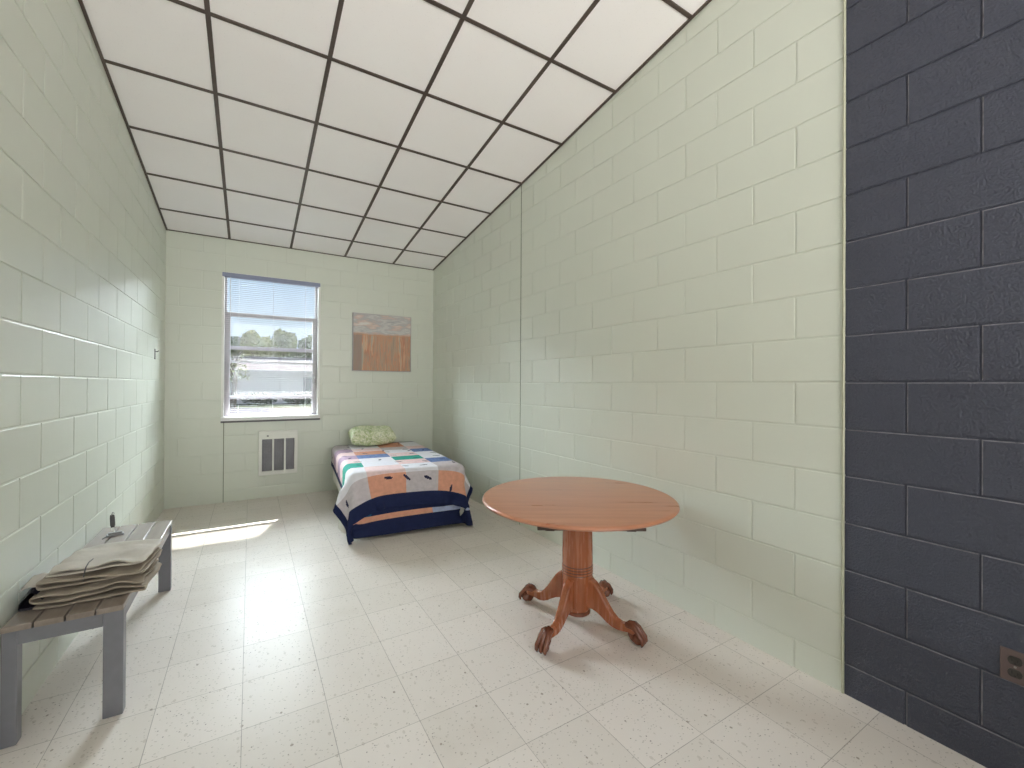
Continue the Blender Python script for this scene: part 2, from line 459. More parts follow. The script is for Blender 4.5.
# blind
bl = empty('venetian_blind', ((WX0+WX1)/2, YF+.045, WZ1-.02))
tag(bl, 'white horizontal mini blind lowered with open slats inside the far window', 'blind')
bx0, bx1, by = WX0+.03, WX1-.03, YF+.04
mb = MB(); mb.box(WX0+.002, WX1-.002, YF-.02, YF+.06, WZ1-.047, WZ1-.002); part(mb, 'headrail', M['headrail'], bl, bevel=.003)
TILT, SLW, SP = math.radians(-3), .0100, .0225
zt, nsl = WZ1-.062, 0
first = None
z = zt
while z > WZ0+.085:
    if first is None:
        mb = MB(); vs = []; nn = 5
        for x in (bx0, bx1):
            for k in range(nn):
                a = -1+2*k/(nn-1)
                dy, dz = a*SLW/2, .0012*(1-a*a)
                vs.append((x-(bx0+bx1)/2, dy*math.cos(TILT)-dz*math.sin(TILT), dy*math.sin(TILT)+dz*math.cos(TILT)))
        fs = [(k, k+1, nn+k+1, nn+k) for k in range(nn-1)]
        mb.add(vs, fs)
        first = mb.build('slat', M['slat'], bl, smooth=True); s = first
    else:
        s = first.copy(); C.objects.link(s)
    s.location = ((bx0+bx1)/2-bl.location.x, by-bl.location.y, z-bl.location.z)
    z -= SP; nsl += 1
mb = MB(); mb.box(bx0, bx1, by-.011, by+.011, WZ0+.056, WZ0+.068); part(mb, 'bottom_rail', M['slat'], bl, bevel=.003)
for x in (bx0+.13, (bx0+bx1)/2, bx1-.13):
    for dy in (-.0095, .0095):
        mb = MB(); mb.tube([(x, by+dy, WZ0+.062), (x, by+dy, WZ1-.04)], .0008, 5); part(mb, 'ladder_cord', M['cord'], bl)
mb = MB(); mb.tube([(bx0+.05, YF-.008, WZ1-.04), (bx0+.052, YF-.010, 1.55)], .003, 8); part(mb, 'tilt_wand', M['cord'], bl)
mb = MB(); mb.tube([(bx1-.035, YF-.006, WZ1-.04), (bx1-.033, YF-.006, 1.42)], .0016, 6); mb.lathe([(0, .02), (.004, .018), (.006, 0), (0, -.002)], 10, (bx1-.033, YF-.006, 1.405))
part(mb, 'lift_cord', M['cord'], bl)

# added window in the unseen wall behind the viewer, an opening for fill lamps
w2 = struct(empty('added_window', ((B_HOLE[0]+B_HOLE[1])/2, YB, B_HOLE[2])))
mb = MB(); a, b, c, d = B_HOLE
for (p, q, r, s) in ((a, a+.05, c, d), (b-.05, b, c, d), (a, b, c, c+.05), (a, b, d-.05, d), ((a+b)/2-.025, (a+b)/2+.025, c, d)):
    mb.box(p, q, YB-.14, YB-.02, r, s)
part(mb, 'frame', M['white_metal'], w2)
mb = MB(); mb.add([(a, YB-.08, c), (b, YB-.08, c), (b, YB-.08, d), (a, YB-.08, d)], [(0,1,2,3)]); part(mb, 'pane', M['glass'], w2)

# ================================================================ wall heater
ht = empty('wall_heater', (.288, YF, .27)); tag(ht, 'white wall heater with three grey grilles below the window', 'heater')
hx0, hx1, hz0, hz1, hy = .088, .490, .272, .782, YF-.055
mb = MB()
mb.box(hx0+.012, hx1-.012, hy+.03, YF-.001, hz0+.012, hz1-.012)
part(mb, 'housing', M['grille_dark'], ht)
mb = MB()
gx = [hx0+.033, hx0+.137, hx0+.155, hx0+.259, hx0+.277, hx1-.033]; gz0, gz1 = hz0+.045, hz1-.092
mb.box(hx0, hx1, hy, hy+.035, gz1, hz1); mb.box(hx0, hx1, hy, hy+.035, hz0, gz0)
mb.box(hx0, gx[0], hy, hy+.035, gz0, gz1); mb.box(gx[1], gx[2], hy, hy+.035, gz0, gz1)
mb.box(gx[3], gx[4], hy, hy+.035, gz0, gz1); mb.box(gx[5], hx1, hy, hy+.035, gz0, gz1)
mb.box(hx0, hx0+.01, hy+.035, YF-.001, hz0, hz1); mb.box(hx1-.01, hx1, hy+.035, YF-.001, hz0, hz1)
mb.box(hx0, hx1, hy+.035, YF-.001, hz1-.01, hz1); mb.box(hx0, hx1, hy+.035, YF-.001, hz0, hz0+.01)
part(mb, 'cover', M['white_metal'], ht, bevel=.002)
for a, b in ((0, 1), (2, 3), (4, 5)):
    mb = MB(); z = gz0+.006
    while z < gz1-.008:
        mb.box(gx[a]+.0005, gx[b]-.0005, hy+.010, hy+.026, z, z+.0042); z += .0092
    for q in range(1, 4):
        x = gx[a]+(gx[b]-gx[a])*q/4; mb.box(x-.001, x+.001, hy+.012, hy+.024, gz0, gz1)
    part(mb, 'grille', M['grille'], ht)
mb = MB(); mb.lathe([(0, 0), (.011, 0), (.011, .008), (0, .010)], 18)
o = mb.build('knob', M['knob'], ht, smooth=True); o.rotation_euler = (PI/2, 0, 0)
o.location = (hx0+.09-ht.location.x, hy-ht.location.y, hz1-.055-ht.location.z)

# ================================================================ painting
pt = empty('painting', (1.5, YF, 1.51)); tag(pt, 'square abstract canvas of orange brown stripes under a grey sky on far wall', 'painting')
px0, px1, pz0, pz1, py0 = 1.118, 1.880, 1.508, 2.255, YF-.045
def art_mat():
    t = N('abstract_brushed_paint'); v = t.coords('Generated')
    sep = t.n('SeparateXYZ'); t.t.links.new(v, sep.inputs[0]); x, z = sep.outputs[0], sep.outputs[2]
    wav = t.noise(t.coords('Generated', (3.0, 1, 1)), 1.6, 3)
    edge = t.math('ADD', .60, t.math('MULTIPLY', wav, .09))
    up = t.math('GREATER_THAN', z, edge)
    n1 = t.noise(t.coords('Generated', (7, 1, .7)), 1.5, 4, .6)
    n2 = t.noise(t.coords('Generated', (34, 1, 1.4), (3, 0, 0)), 1.1, 3, .6)
    s = t.math('ADD', t.math('MULTIPLY', n1, .75), t.math('MULTIPLY', n2, .25))
    stripes = t.ramp(s, [(.36, lin(158, 143, 128)), (.43, lin(184, 156, 133)), (.47, lin(199, 145, 117)), (.5, lin(169, 153, 134)),
                         (.54, lin(191, 131, 106)), (.58, lin(209, 170, 140)), (.63, lin(170, 165, 149))])
    left = t.math('LESS_THAN', x, .14)
    stripes = t.mix(t.math('MULTIPLY', left, .75), stripes, lin(148, 134, 128))
    b1 = t.noise(t.coords('Generated', (1.6, 1, 7)), 1.5, 4, .6)
    sky = t.ramp(b1, [(.3, lin(168, 168, 171)), (.43, lin(205, 202, 198)), (.5, lin(181, 180, 181)), (.57, lin(209, 186, 176)), (.66, lin(219, 215, 210))])
    c = t.mix(up, stripes, sky)
    near = t.math('LESS_THAN', t.math('ABSOLUTE', t.math('SUBTRACT', z, edge)), .025)
    c = t.mix(t.math('MULTIPLY', near, .5), c, lin(198, 152, 124))
    return t.bsdf(c, .45, 0, .4, t.bump(n2, .4, .002))
mb = MB(); mb.box(px0+.006, px1-.006, py0, YF-.006, pz0+.006, pz1-.006); part(mb, 'canvas', art_mat(), pt, bevel=.003)
mb = MB()
mb.box(px0, px0+.005, py0-.003, YF-.002, pz0, pz1); mb.box(px1-.005, px1, py0-.003, YF-.002, pz0, pz1)
mb.box(px0, px1, py0-.003, YF-.002, pz0, pz0+.005); mb.box(px0, px1, py0-.003, YF-.002, pz1-.005, pz1)
part(mb, 'frame', M['sash'], pt)

# ================================================================ wall outlet
ol = empty('wall_outlet', (XR, .36, .39)); tag(ol, 'brown duplex power outlet low on the dark navy block wall', 'outlet')
mb = MB(); mb.box(XR-.006, XR+.001, .325, .395, .337, .445); part(mb, 'cover_plate', M['plate'], ol, bevel=.002)
for z in (.412, .370):
    mb = MB(); n = 20
    poly = [(.017*math.cos(2*PI*k/n), max(-.0135, min(.0135, .0175*math.sin(2*PI*k/n)))) for k in range(n)]
    mb.prism(poly, lambda p, t: (t, .36+p[0], z+p[1]), XR-.009, XR-.004); r = part(mb, 'receptacle', M['recept'], ol)
    mb = MB()
    for dy, h in ((-.0065, .0042), (.0065, .0052)): mb.box(XR-.0097, XR-.008, .36+dy-.0012, .36+dy+.0012, z+.002-h, z+.002+h)
    mb.tube([(XR-.0097, .36, z-.008), (XR-.008, .36, z-.008)], .0024, 10)
    part(mb, 'slot', M['black'], r)
mb = MB(); mb.tube([(XR-.0085, .36, .391), (XR-.004, .36, .391)], .0035, 12); part(mb, 'screw', M['screw'], ol)

# small fitting on the left wall near the far corner
fx = empty('wall_hook', (XL, 5.24, 1.60)); tag(fx, 'tiny grey metal hook plate on the left wall near the far corner', 'hook')
mb = MB(); mb.box(XL-.001, XL+.006, 5.225, 5.255, 1.56, 1.66); part(mb, 'back_plate', M['knob'], fx, bevel=.002)
mb = MB(); mb.tube([(XL+.004, 5.24, 1.635), (XL+.02, 5.24, 1.632), (XL+.028, 5.24, 1.642)], .004, 8); part(mb, 'peg', M['dark_grip'], fx)

# ================================================================ pedestal table
TX, TY, TH, TR = 1.592, 1.895, .705, .540
tb = empty('pedestal_table', (TX, TY, 0)); tag(tb, 'round cherry wood pedestal table with four claw feet beside the green wall', 'table')
SA = math.radians(-32)
for k, nm in ((0, 'near'), (1, 'far')):
    mb = MB(); a0 = SA+PI*k
    prof = [(0, TH-.026), (TR-.022, TH-.026), (TR-.007, TH-.020), (TR, TH-.012), (TR-.002, TH-.006), (TR-.008, TH-.001), (TR-.016, TH), (0, TH)]
    mb.lathe(prof, 72, (0,0,0), 0, a0, a0+PI)
    sh = Vector((-math.sin(a0), math.cos(a0), 0))*.0006
    mb.v = [tuple(Vector(v)+sh) for v in mb.v]
    o = mb.build('table_leaf', M['wood'], None, smooth=True, angle=50)
    # object axis along the grain
    o.data.transform(Matrix.Rotation(-SA, 4, 'Z')); o.rotation_euler = (0, 0, SA); o.parent = tb
R_ = Matrix.Rotation(SA, 4, 'Z')
for sx in (-.19, .19):
    mb = MB(); mb.box(sx-.022, sx+.022, -.440, .440, TH-.052, TH-.0265, M=R_); mb.build('runner', M['cleat'], tb, bevel=.003)
for sy in (-1, 1):
    mb = MB(); mb.box(-.25, .25, sy*.448-.016, sy*.448+.016, TH-.041, TH-.0262, M=R_); mb.build('cross_bar', M['cleat'], tb, bevel=.002)
mb = MB(); mb.box(-.25, .25, -.2, .2, TH-.064, TH-.052, M=R_); mb.build('mounting_plate', M['wood_dark'], tb, bevel=.003)
prof = [(0, .052), (.060, .052), (.070, .056), (.073, .066), (.070, .078), (.074, .084), (.080, .10), (.083, .20), (.085, .272), (.0862, .276), (.084, .281),
        (.0875, .286), (.0875, .293), (.0845, .297), (.0875, .301), (.0875, .308), (.0845, .312), (.0875, .316), (.0875, .323), (.084, .328), (.0862, .333), (.086, .36), (.084, .50), (.083, TH-.064), (0, TH-.064)]
mb = MB(); mb.lathe(prof, 48); mb.build('pedestal', M['wood_v'], tb, smooth=True, angle=35)
for z in (.2825, .297, .312, .3275):
    mb = MB(); mb.lathe([(.0836, z-.0024), (.0861, z-.002), (.0861, z+.002), (.0836, z+.0024)], 48); mb.build('groove_ring', M['groove'], tb, smooth=True)
mb = MB(); mb.lathe([(.066, .0545), (.0745, .060), (.0755, .068), (.073, .077), (.066, .079)], 40); mb.build('foot_ring', M['wood_dark'], tb, smooth=True)
upper = [(.060, .265), (.098, .262), (.118, .250), (.140, .226), (.166, .188), (.192, .150), (.218, .118), (.245, .096), (.270, .087), (.292, .090), (.312, .102), (.330, .107), (.348, .100)]
lower = [(.352, .060), (.335, .045), (.312, .050), (.285, .047), (.255, .043), (.222, .048), (.190, .062), (.160, .082), (.132, .098), (.105, .106), (.060, .100)]
def leg_mesh():
    mb = MB(); poly = upper+lower
    wid = lambda r: .023-.004*min(1, max(0, (r-.1)/.15))
    n = len(poly)
    vs = [(p[0], -wid(p[0]), p[1]) for p in poly]+[(p[0], wid(p[0]), p[1]) for p in poly]
    fs = [tuple(range(n-1, -1, -1)), tuple(range(n, 2*n))]+[(i, (i+1) % n, n+(i+1) % n, n+i) for i in range(n)]
    mb.add(vs, fs); return mb
def foot_mesh():
    mb = MB()
    mb.ball((.359, 0, .0275), .0275, 20, (1.0, 1.0, 1.0))
    for dy, spread, lift in ((-.017, -.008, -.004), (0, 0, .004), (.017, .008, -.004)):
        mb.tube([(.296, dy*.35, .082), (.316, dy*.8, .094+lift), (.336, dy, .096+lift), (.356, dy+spread*.5, .083+lift), (.372, dy+spread*.8, .062+lift), (.386, dy+spread, .042), (.391, dy+spread*.9, .022), (.386, dy+spread*.7, .008)],
                [.012, .0145, .0150, .0125, .0115, .0115, .0095, .004], 12)
    mb.tube([(.318, 0, .060), (.322, 0, .040), (.332, 0, .018), (.342, 0, .006)], [.018, .017, .013, .005], 12)
    return mb
leg0 = leg_mesh().build('leg', M['wood_v'], None, bevel=.008, seg=3, smooth=True, angle=50)
foot0 = foot_mesh().build('claw_foot', M['wood_dark'], leg0, smooth=True, angle=80)
leg0.parent = tb; leg0.rotation_euler = (0, 0, math.radians(20))
for a in (110, 200, 290):
    c = copy_tree(leg0, tb); c.rotation_euler = (0, 0, math.radians(a+(3 if a == 200 else 0)))

# ================================================================ bench
BX0, BX1, BY0, BY1, BZ = -.768, -.430, 2.290, 3.560, .442
bn = empty('slatted_bench', ((BX0+BX1)/2, (BY0+BY1)/2, 0)); tag(bn, 'low grey painted bench with four wide slats along the left block wall', 'bench')
w = (BX1-BX0-.015)/4
for k in range(4):
    mb = MB(); x = BX0+k*(w+.005); mb.box(x, x+w, BY0, BY1, BZ-.022, BZ); part(mb, 'slat', M['bench_top'], bn, bevel=.003)
LW = .062
for x0, lw_ in ((BX0, .042), (BX1-LW, LW)):
    for y0 in (BY0+.006, BY1-LW*.75-.006):
        mb = MB(); mb.box(x0, x0+lw_, y0, y0+LW*.75, 0, BZ-.022); part(mb, 'leg', M['bench_frame'], bn, bevel=.003)
for y0 in (BY0+.006, BY1-.006-LW*.75):
    mb = MB(); mb.box(BX0+.042, BX1-LW, y0+.001, y0+LW*.7, BZ-.075, BZ-.0225); part(mb, 'end_rail', M['bench_frame'], bn, bevel=.002)
for x0 in (BX0+.006, BX1-.046):
    mb = MB(); mb.box(x0, x0+.04, BY0+.006+LW*.75, BY1-.006-LW*.75, BZ-.075, BZ-.0225); part(mb, 'side_rail', M['bench_frame'], bn, bevel=.002)

# folded canvas: strips of cloth folded back and forth
def fold_strip(x0, x1, y0, y1, z0, gap, nlay, th, seed, start_right=False, skew=0.0):
    """a strip going back and forth along x, rising a layer at each turn; extruded along y"""
    prof = []
    rnd = random.Random(seed)
    for k in range(nlay):
        zl = z0+k*gap; fwd = (k % 2 == 0) != start_right
        xa, xb = (x0+rnd.uniform(0, .02), x1-rnd.uniform(0, .016)) if fwd else (x1-rnd.uniform(0, .016), x0+rnd.uniform(0, .02))
        for i in range(17): prof.append((xa+(xb-xa)*i/16, zl))
        if k < nlay-1:
            sg = 1 if fwd else -1
            for a in range(1, 6):
                t = -PI/2+PI*a/6
                prof.append((xb+sg*gap*.62*math.cos(t), zl+gap/2+gap/2*math.sin(t)))
    ny = 17; mb = MB(); vs = []
    L = len(prof)
    for j in range(ny):
        v = j/(ny-1)
        for i, (x, z) in enumerate(prof):
            u = i/L
            wv = noise.noise((x*6, v*2.6, seed+z*4))
            wv2 = noise.noise((x*14, v*6, seed*3+z*30))
            ed = .006*noise.noise((x*9, seed, z*40))
            lift = (z-z0)/(gap*nlay)
            yy = y0+(y1-y0)*v + (ed*3.5 + .03*noise.noise((z*60, seed*2, 0)))*(1-2*v)
            droop = -.010*max(0, abs(v-.5)*2-.7)*lift*3
            vs.append((x+skew*(v-.5)+.012*wv, yy, z+.024*wv*lift+.017*wv2*lift+.004*wv2+droop-.016*lift*max(0, (x-x1+.07)/.07)))
    fs = [(j*L+i, j*L+i+1, (j+1)*L+i+1, (j+1)*L+i) for j in range(ny-1) for i in range(L-1)]
    mb.add(vs, fs); return mb
cvs = empty('folded_canvas', (-.54, 2.53, BZ)); tag(cvs, 'stack of folded beige canvas fabric lying on the near end of the bench', 'folded fabric')
def soft(mb, name, mat, th):
    o = part(mb, name, mat, cvs, smooth=True, angle=180)
    s = o.modifiers.new('th', 'SOLIDIFY'); s.thickness = th; s.offset = 0
    b = o.modifiers.new('sub', 'SUBSURF'); b.levels = b.render_levels = 1
    return o
soft(fold_strip(-.715, -.375, 2.385, 2.665, BZ+.0085, .024, 3, .01, 3, skew=.02), 'lower_fold', M['canvas'], .009)
soft(fold_strip(-.705, -.362, 2.405, 2.690, BZ+.078, .022, 2, .01, 8, start_right=True, skew=.03), 'middle_fold', M['canvas'], .010)
soft(fold_strip(-.690, -.368, 2.420, 2.705, BZ+.119, .015, 2, .01, 13, skew=.03), 'upper_fold', M['canvas_light'], .009)
mb = MB(); mb.tube([(-.575, 2.400, BZ+.085), (-.573, 2.398, BZ+.11), (-.568, 2.404, BZ+.139), (-.566, 2.43, BZ+.148), (-.562, 2.47, BZ+.148)], .0022, 6)
part(mb, 'seam_cord', M['bedmetal'], cvs, smooth=True)
# black vinyl pouch tucked at the wall end of the stack
mb = MB(); vs = []
n = 14
for i in range(n+1):
    for j in range(n+1):
        u, v = i/n, j/n
        vs.append((-.764+.075*u+.004*noise.noise((u*5, v*5, 2)), 2.415+.20*v, BZ+.006+.080*(math.sin(PI*u)**.5)*(math.sin(PI*min(1, v*.9+.12))**.4)*(1+.2*noise.noise((u*3, v*4, 9)))))
mb.add(vs, [(i*(n+1)+j, (i+1)*(n+1)+j, (i+1)*(n+1)+j+1, i*(n+1)+j+1) for i in range(n) for j in range(n)])
rim = [0+j for j in range(n+1)]
mb.box(-.762, -.692, 2.418, 2.612, BZ+.001, BZ+.01)
pch = mb.build('vinyl_pouch', M['black_vinyl'], None, smooth=True, angle=60)
tag(pch, 'black vinyl pouch with pale flap squeezed between the folded canvas and wall', 'pouch')
mb = MB(); vs = []
for i in range(8):
    for j in range(8):
        u, v = i/7, j/7
        vs.append((-.758+.062*u, 2.405+.11*v+.01*math.sin(u*3), BZ+.094+.012*math.sin(PI*u)+.006*noise.noise((u*4, v*4, 5))-.012*(1-v)))
mb.add(vs, [(i*8+j, (i+1)*8+j, (i+1)*8+j+1, i*8+j+1) for i in range(7) for j in range(7)])
o = mb.build('flap', M['canvas_light'], pch, smooth=True); s = o.modifiers.new('th', 'SOLIDIFY'); s.thickness = .004

# small metal stand on the bench
br = empty('metal_stand', (-.670, 3.36, BZ)); tag(br, 'small grey metal plate with upright dark grip on the far half of the bench', 'metal stand')
Rz = Matrix.Rotation(math.radians(15), 4, 'Z')
mb = MB(); mb.box(-.038, .038, -.022, .022, 0, .010, M=Rz); mb.box(-.030, .030, -.016, .016, .010, .020, M=Rz); mb.build('base_plate', M['steel'], br, bevel=.002)
mb = MB(); mb.tube([(-.006, 0, .018), (-.010, .004, .034), (-.012, .006, .05)], [.007, .006, .006], 10); mb.build('neck', M['white_metal'], br, smooth=True)
mb = MB(); mb.tube([(-.012, .006, .046), (-.013, .008, .06), (-.015, .01, .10), (-.016, .011, .116), (-.016, .011, .120)], [.008, .0115, .0115, .010, .005], 12, sq=(1, .8)); mb.build('grip', M['dark_grip'], br, smooth=True)
mb = MB(); mb.tube([(-.018, .002, .118), (-.014, .012, .132), (-.008, .02, .124)], .002, 6); mb.build('hang_loop', M['steel'], br, smooth=True)
mb = MB(); mb.tube([(-.025, -.016, .005), (-.036, -.035, .004), (-.042, -.06, .003)], [.003, .0025, .002], 8); mb.build('pointed_arm', M['dark_grip'], br, smooth=True)

# ================================================================ bed
BEDX, BEDY, BEDA = 1.268, 3.815, -math.radians(4.4)       # middle of the foot end
bed_M = Matrix.Translation((BEDX, BEDY, 0)) @ Matrix.Rotation(BEDA, 4, 'Z')
MW, ML, MZ0, MZ1 = .482, 1.88, .20, .545
bf = empty('bed', (BEDX, BEDY, 0), BEDA); tag(bf, 'low grey steel bed base on casters under the quilt covered mattress', 'bed')
mb = MB()
for x in (-MW+.04, MW-.04): mb.box(x-.016, x+.016, .03, ML-.03, .165, .198)
for y in (.06, ML*.5, ML-.06): mb.box(-MW+.05, MW-.05, y-.016, y+.016, .168, .196)
mb.build('rail', M['bedmetal'], bf, bevel=.002)
for x in (-MW+.06, MW-.06):
    for y in (.16, ML-.12):
        mb = MB(); mb.tube([(x, y, .05), (x, y, .17)], .014, 10); l = mb.build('leg', M['bedmetal'], bf, smooth=True)
        mb = MB(); mb.tube([(x-.012, y, .024), (x+.012, y, .024)], .024, 16); mb.box(x-.016, x+.016, y-.005, y+.005, .03, .055); mb.build('caster', M['wheel'], l, smooth=True)
def rounded_box_mesh(hx, y0, y1, z0, z1, r, seg=5):
    mb = MB(); mb.box(-hx, hx, y0, y1, z0, z1); return mb
mt = rounded_box_mesh(MW, 0, ML, MZ0, MZ1, .05).build('mattress', M['mattress'], None, bevel=.05, seg=5, smooth=True)
mt.matrix_world = bed_M; tag(mt, 'single mattress and base carrying the patchwork quilt beside the far corner', 'mattress')

# --- little cloth solver (position based): cloth falls over the mattress and folds at the corners
from mathutils.bvhtree import BVHTree
def under(P):
    nx, ny = P.shape[:2]
    return BVHTree.FromPolygons([tuple(q) for q in P.reshape(-1, 3)], [(i*ny+j, (i+1)*ny+j, (i+1)*ny+j+1, i*ny+j+1) for i in range(nx-1) for j in range(ny-1)])
def drape(nx, ny, x0, x1, y0, y1, margin, steps=110, iters=7, seed=1, rot=0.0, below=()):
    rng = np.random.default_rng(seed)
    X, Y = np.meshgrid(np.linspace(x0, x1, nx), np.linspace(y0, y1, ny), indexing='ij')
    P = np.stack([X*math.cos(rot)-(Y-ML/2)*math.sin(rot), ML/2+X*math.sin(rot)+(Y-ML/2)*math.cos(rot), np.full_like(X, MZ1+margin+.012)], -1)
    P[..., 2] += rng.normal(0, .003, X.shape); P0 = P.copy()
    dx, dy = (x1-x0)/(nx-1), (y1-y0)/(ny-1)
    cons = []
    def addc(di, dj, rest, stiff):
        a = (slice(None, nx-di), slice(max(0, -dj), ny-max(0, dj))); b = (slice(di, None), slice(max(0, dj), ny-max(0, -dj)))
        cons.append((a, b, rest, stiff))
    addc(1, 0, dx, .5); addc(0, 1, dy, .5); dd = math.hypot(dx, dy)
    addc(1, 1, dd, .28); addc(1, -1, dd, .28); addc(2, 0, 2*dx, .10); addc(0, 2, 2*dy, .10)
    hb = np.array([MW+.02, ML/2, (MZ1-MZ0)/2]); cb = np.array([-.02, ML/2, (MZ0+MZ1)/2]); rr = .035
    def collide(P, Q):
        q = P-cb; s = np.sign(q); a = np.abs(q)-(hb-rr)
        m = np.maximum(a, 0); out = np.linalg.norm(m, axis=-1); ins = np.minimum(a.max(-1), 0)
        d = out+ins-rr-margin
        g = m/np.maximum(out, 1e-6)[..., None]
        k = a.argmax(-1); gi = np.eye(3)[k]
        g = np.where((out > 1e-6)[..., None], g, gi)*s
        hit = d < 0
        P[hit] -= g[hit]*d[hit][:, None]
        # friction
        mv = P-Q; tang = mv-(mv*g).sum(-1, keepdims=True)*g
        P[hit] -= tang[hit]*.55
        lo = P[..., 2] < .012
        P[lo, 2] = .012; P[lo, :2] -= (P-Q)[lo, :2]*.7
    V = np.zeros_like(P); dt = 1/50
    for st in range(steps):
        damp = .985 if st < steps*.6 else .93
        V *= damp; V[..., 2] -= 9.8*dt*(.6)
        Q = P.copy(); P = P+V*dt
        for it in range(iters):
            for a, b, rest, k in cons:
                D = P[b]-P[a]; L = np.linalg.norm(D, axis=-1, keepdims=True)
                cr = D*((L-rest)/np.maximum(L, 1e-6))*k*.5
                P[a] += cr; P[b] -= cr
            collide(P, Q)
        if below and st > 3:
            F = P.reshape(-1, 3)
            for bvh, gap in below:
                for i in range(len(F)):
                    co_, no_, ix, di = bvh.find_nearest(F[i], .07)
                    if co_ is None: continue
                    sd = (F[i][0]-co_.x)*no_.x+(F[i][1]-co_.y)*no_.y+(F[i][2]-co_.z)*no_.z
                    if sd < gap: F[i] += np.array(no_)*(gap-sd)*.8
            P = F.reshape(P.shape)
        V = (P-Q)/dt
    return P

def cloth_object(name, P, mats, pick, thick=.006, sub=2):
    nx, ny = P.shape[:2]
    # refine the grid smoothly (Catmull-like) before colouring its cells
    def refine(A):
        n = A.shape[0]; B = np.zeros((2*n-1,)+A.shape[1:])
        B[::2] = A
        mid = .5*(A[:-1]+A[1:])
        if n > 3: mid[1:-1] = (-A[:-3]+9*A[1:-2]+9*A[2:-1]-A[3:])/16
        B[1::2] = mid; return B
    for _ in range(sub): P = refine(P); P = refine(P.swapaxes(0, 1)).swapaxes(0, 1)
    nx, ny = P.shape[:2]
    mb = MB(); mb.v = [tuple(p) for p in P.reshape(-1, 3)]
    for i in range(nx-1):
        for j in range(ny-1):
            mb.f.append((i*ny+j, (i+1)*ny+j, (i+1)*ny+j+1, i*ny+j+1)); mb.mi.append(pick((i+.5)/(nx-1), (j+.5)/(ny-1)))
    o = mb.build(name, mats, None, smooth=True, angle=180)
    o.matrix_world = bed_M
    s = o.modifiers.new('th', 'SOLIDIFY'); s.thickness = thick; s.offset = 1 if False else 0
    return o

# white sheet over the mattress
SX, SF = .36, .20
Psh = drape(40, 62, -MW-SX, MW+SX, -SF, ML+.0, .006, seed=4); U1 = under(Psh)
sh = cloth_object('bed_sheet', Psh, [M['linen']], lambda u, v: 0, .004, 1)
tag(sh, 'white sheet hanging over the mattress sides beneath the patchwork quilt', 'sheet')

# dark blanket showing under the quilt at the foot
def fab(name, col, var=.10):
    t = N(name); v = t.coords()
    n = t.noise(v, 26, 4, .6); weave = t.noise(v, 300, 2)
    c = t.ramp(n, [(.3, tuple(x*(1-var) for x in col[:3])), (.7, tuple(min(1, x*(1+var)) for x in col[:3]))])
    return t.bsdf(c, .9, 0, .15, t.bump(t.math('ADD', n, t.math('MULTIPLY', weave, .2)), .45, .004))
NAVY = fab('navy_binding_cotton', lin(36, 44, 78)); CORAL = fab('coral_patch_cotton', lin(216, 158, 134)); GREY = fab('pale_grey_lilac_patch_cotton', lin(198, 190, 194))
WHITE = fab('white_patch_cotton', lin(232, 231, 238), .05); PINK = fab('blush_pink_patch_cotton', lin(234, 208, 208)); TEAL = fab('teal_patch_cotton', lin(54, 158, 142))
BLUE = fab('denim_blue_patch_cotton', lin(108, 130, 176), .25); MAUVE = fab('mauve_patch_cotton', lin(176, 150, 172)); INK = fab('dark_motif_thread', lin(44, 44, 72)); TEALD = fab('deep_teal_cotton', lin(40, 88, 118)); PERI = fab('pale_periwinkle_cotton', lin(176, 188, 218), .15)
bw, bl0, bl1 = MW+.13, -.40, .75
def pick_bl(u, v):
    y = bl0+(bl1-bl0)*v; x = -bw+2*bw*u
    if y < bl0+.135: return 0
    if y < bl0+.172: return 1 if x < .12 else 2
    if x < -bw+.06 : return 0
    return 3 if x < -MW+.12 and y < .05 else 0
Pbl = drape(42, 40, -bw, bw, bl0, bl1, .014, seed=9, below=((U1, .009),)); U2 = under(Pbl)
blk = cloth_object('blanket', Pbl, [NAVY, CORAL, PERI, TEALD], pick_bl, .006, 1)
tag(blk, 'navy blanket with a coral stripe hanging below the quilt at the foot of bed', 'blanket')

# patchwork quilt
qx0, qx1, qy0, qy1 = -MW-.26, MW+.215, -.262, ML-.015
motifs = []
rq = random.Random(21)
for gx_ in range(7):
    for gy_ in range(10):
        if rq.random() < .82:
            motifs.append((qx0+.11+gx_*.205+rq.uniform(-.05, .05), qy0+.19+gy_*.215+rq.uniform(-.06, .06), rq.uniform(0, PI), rq.uniform(.030, .042)))
# patch colours, rows from the foot, columns from the left
PATCH = [
    'gcgcg',
    'wpwgw',
    'twpbp',
    'pwtwt',
    'mbpwp',
    'pcwbw',
    'mpgpc',
    'gwcwp']
KEY = {'n': 0, 'c': 1, 'g': 2, 'w': 3, 'p': 4, 't': 5, 'b': 6, 'm': 7}
colw = [-.37, -.05, .24, .535]     # seams between the patch columns
def pick_q(u, v):
    x = qx0+(qx1-qx0)*u; y = qy0+(qy1-qy0)*v
    if y < qy0+.112 or y > qy1-.05 or x < qx0+.055 or x > qx1-.055: return 0
    for mx, my, an, ln in motifs:
        dx, dy = x-mx, y-my
        if abs(dx) < .05 and abs(dy) < .05:
            p, q = dx*math.cos(an)+dy*math.sin(an), -dx*math.sin(an)+dy*math.cos(an)
            if (p/ln)**2+(q/.0115)**2 < 1: return 8
    ci = sum(1 for c in colw if x > c)
    r = y+.02
    ri = 0 if r < .03 else 1+int((r-.03)/.235)
    return KEY[PATCH[min(ri, 7)][min(ci, 4)]]
Pq = drape(48, 74, qx0, qx1, qy0, qy1, .026, seed=2, rot=math.radians(-0.8), below=((U1, .014), (U2, .011)))
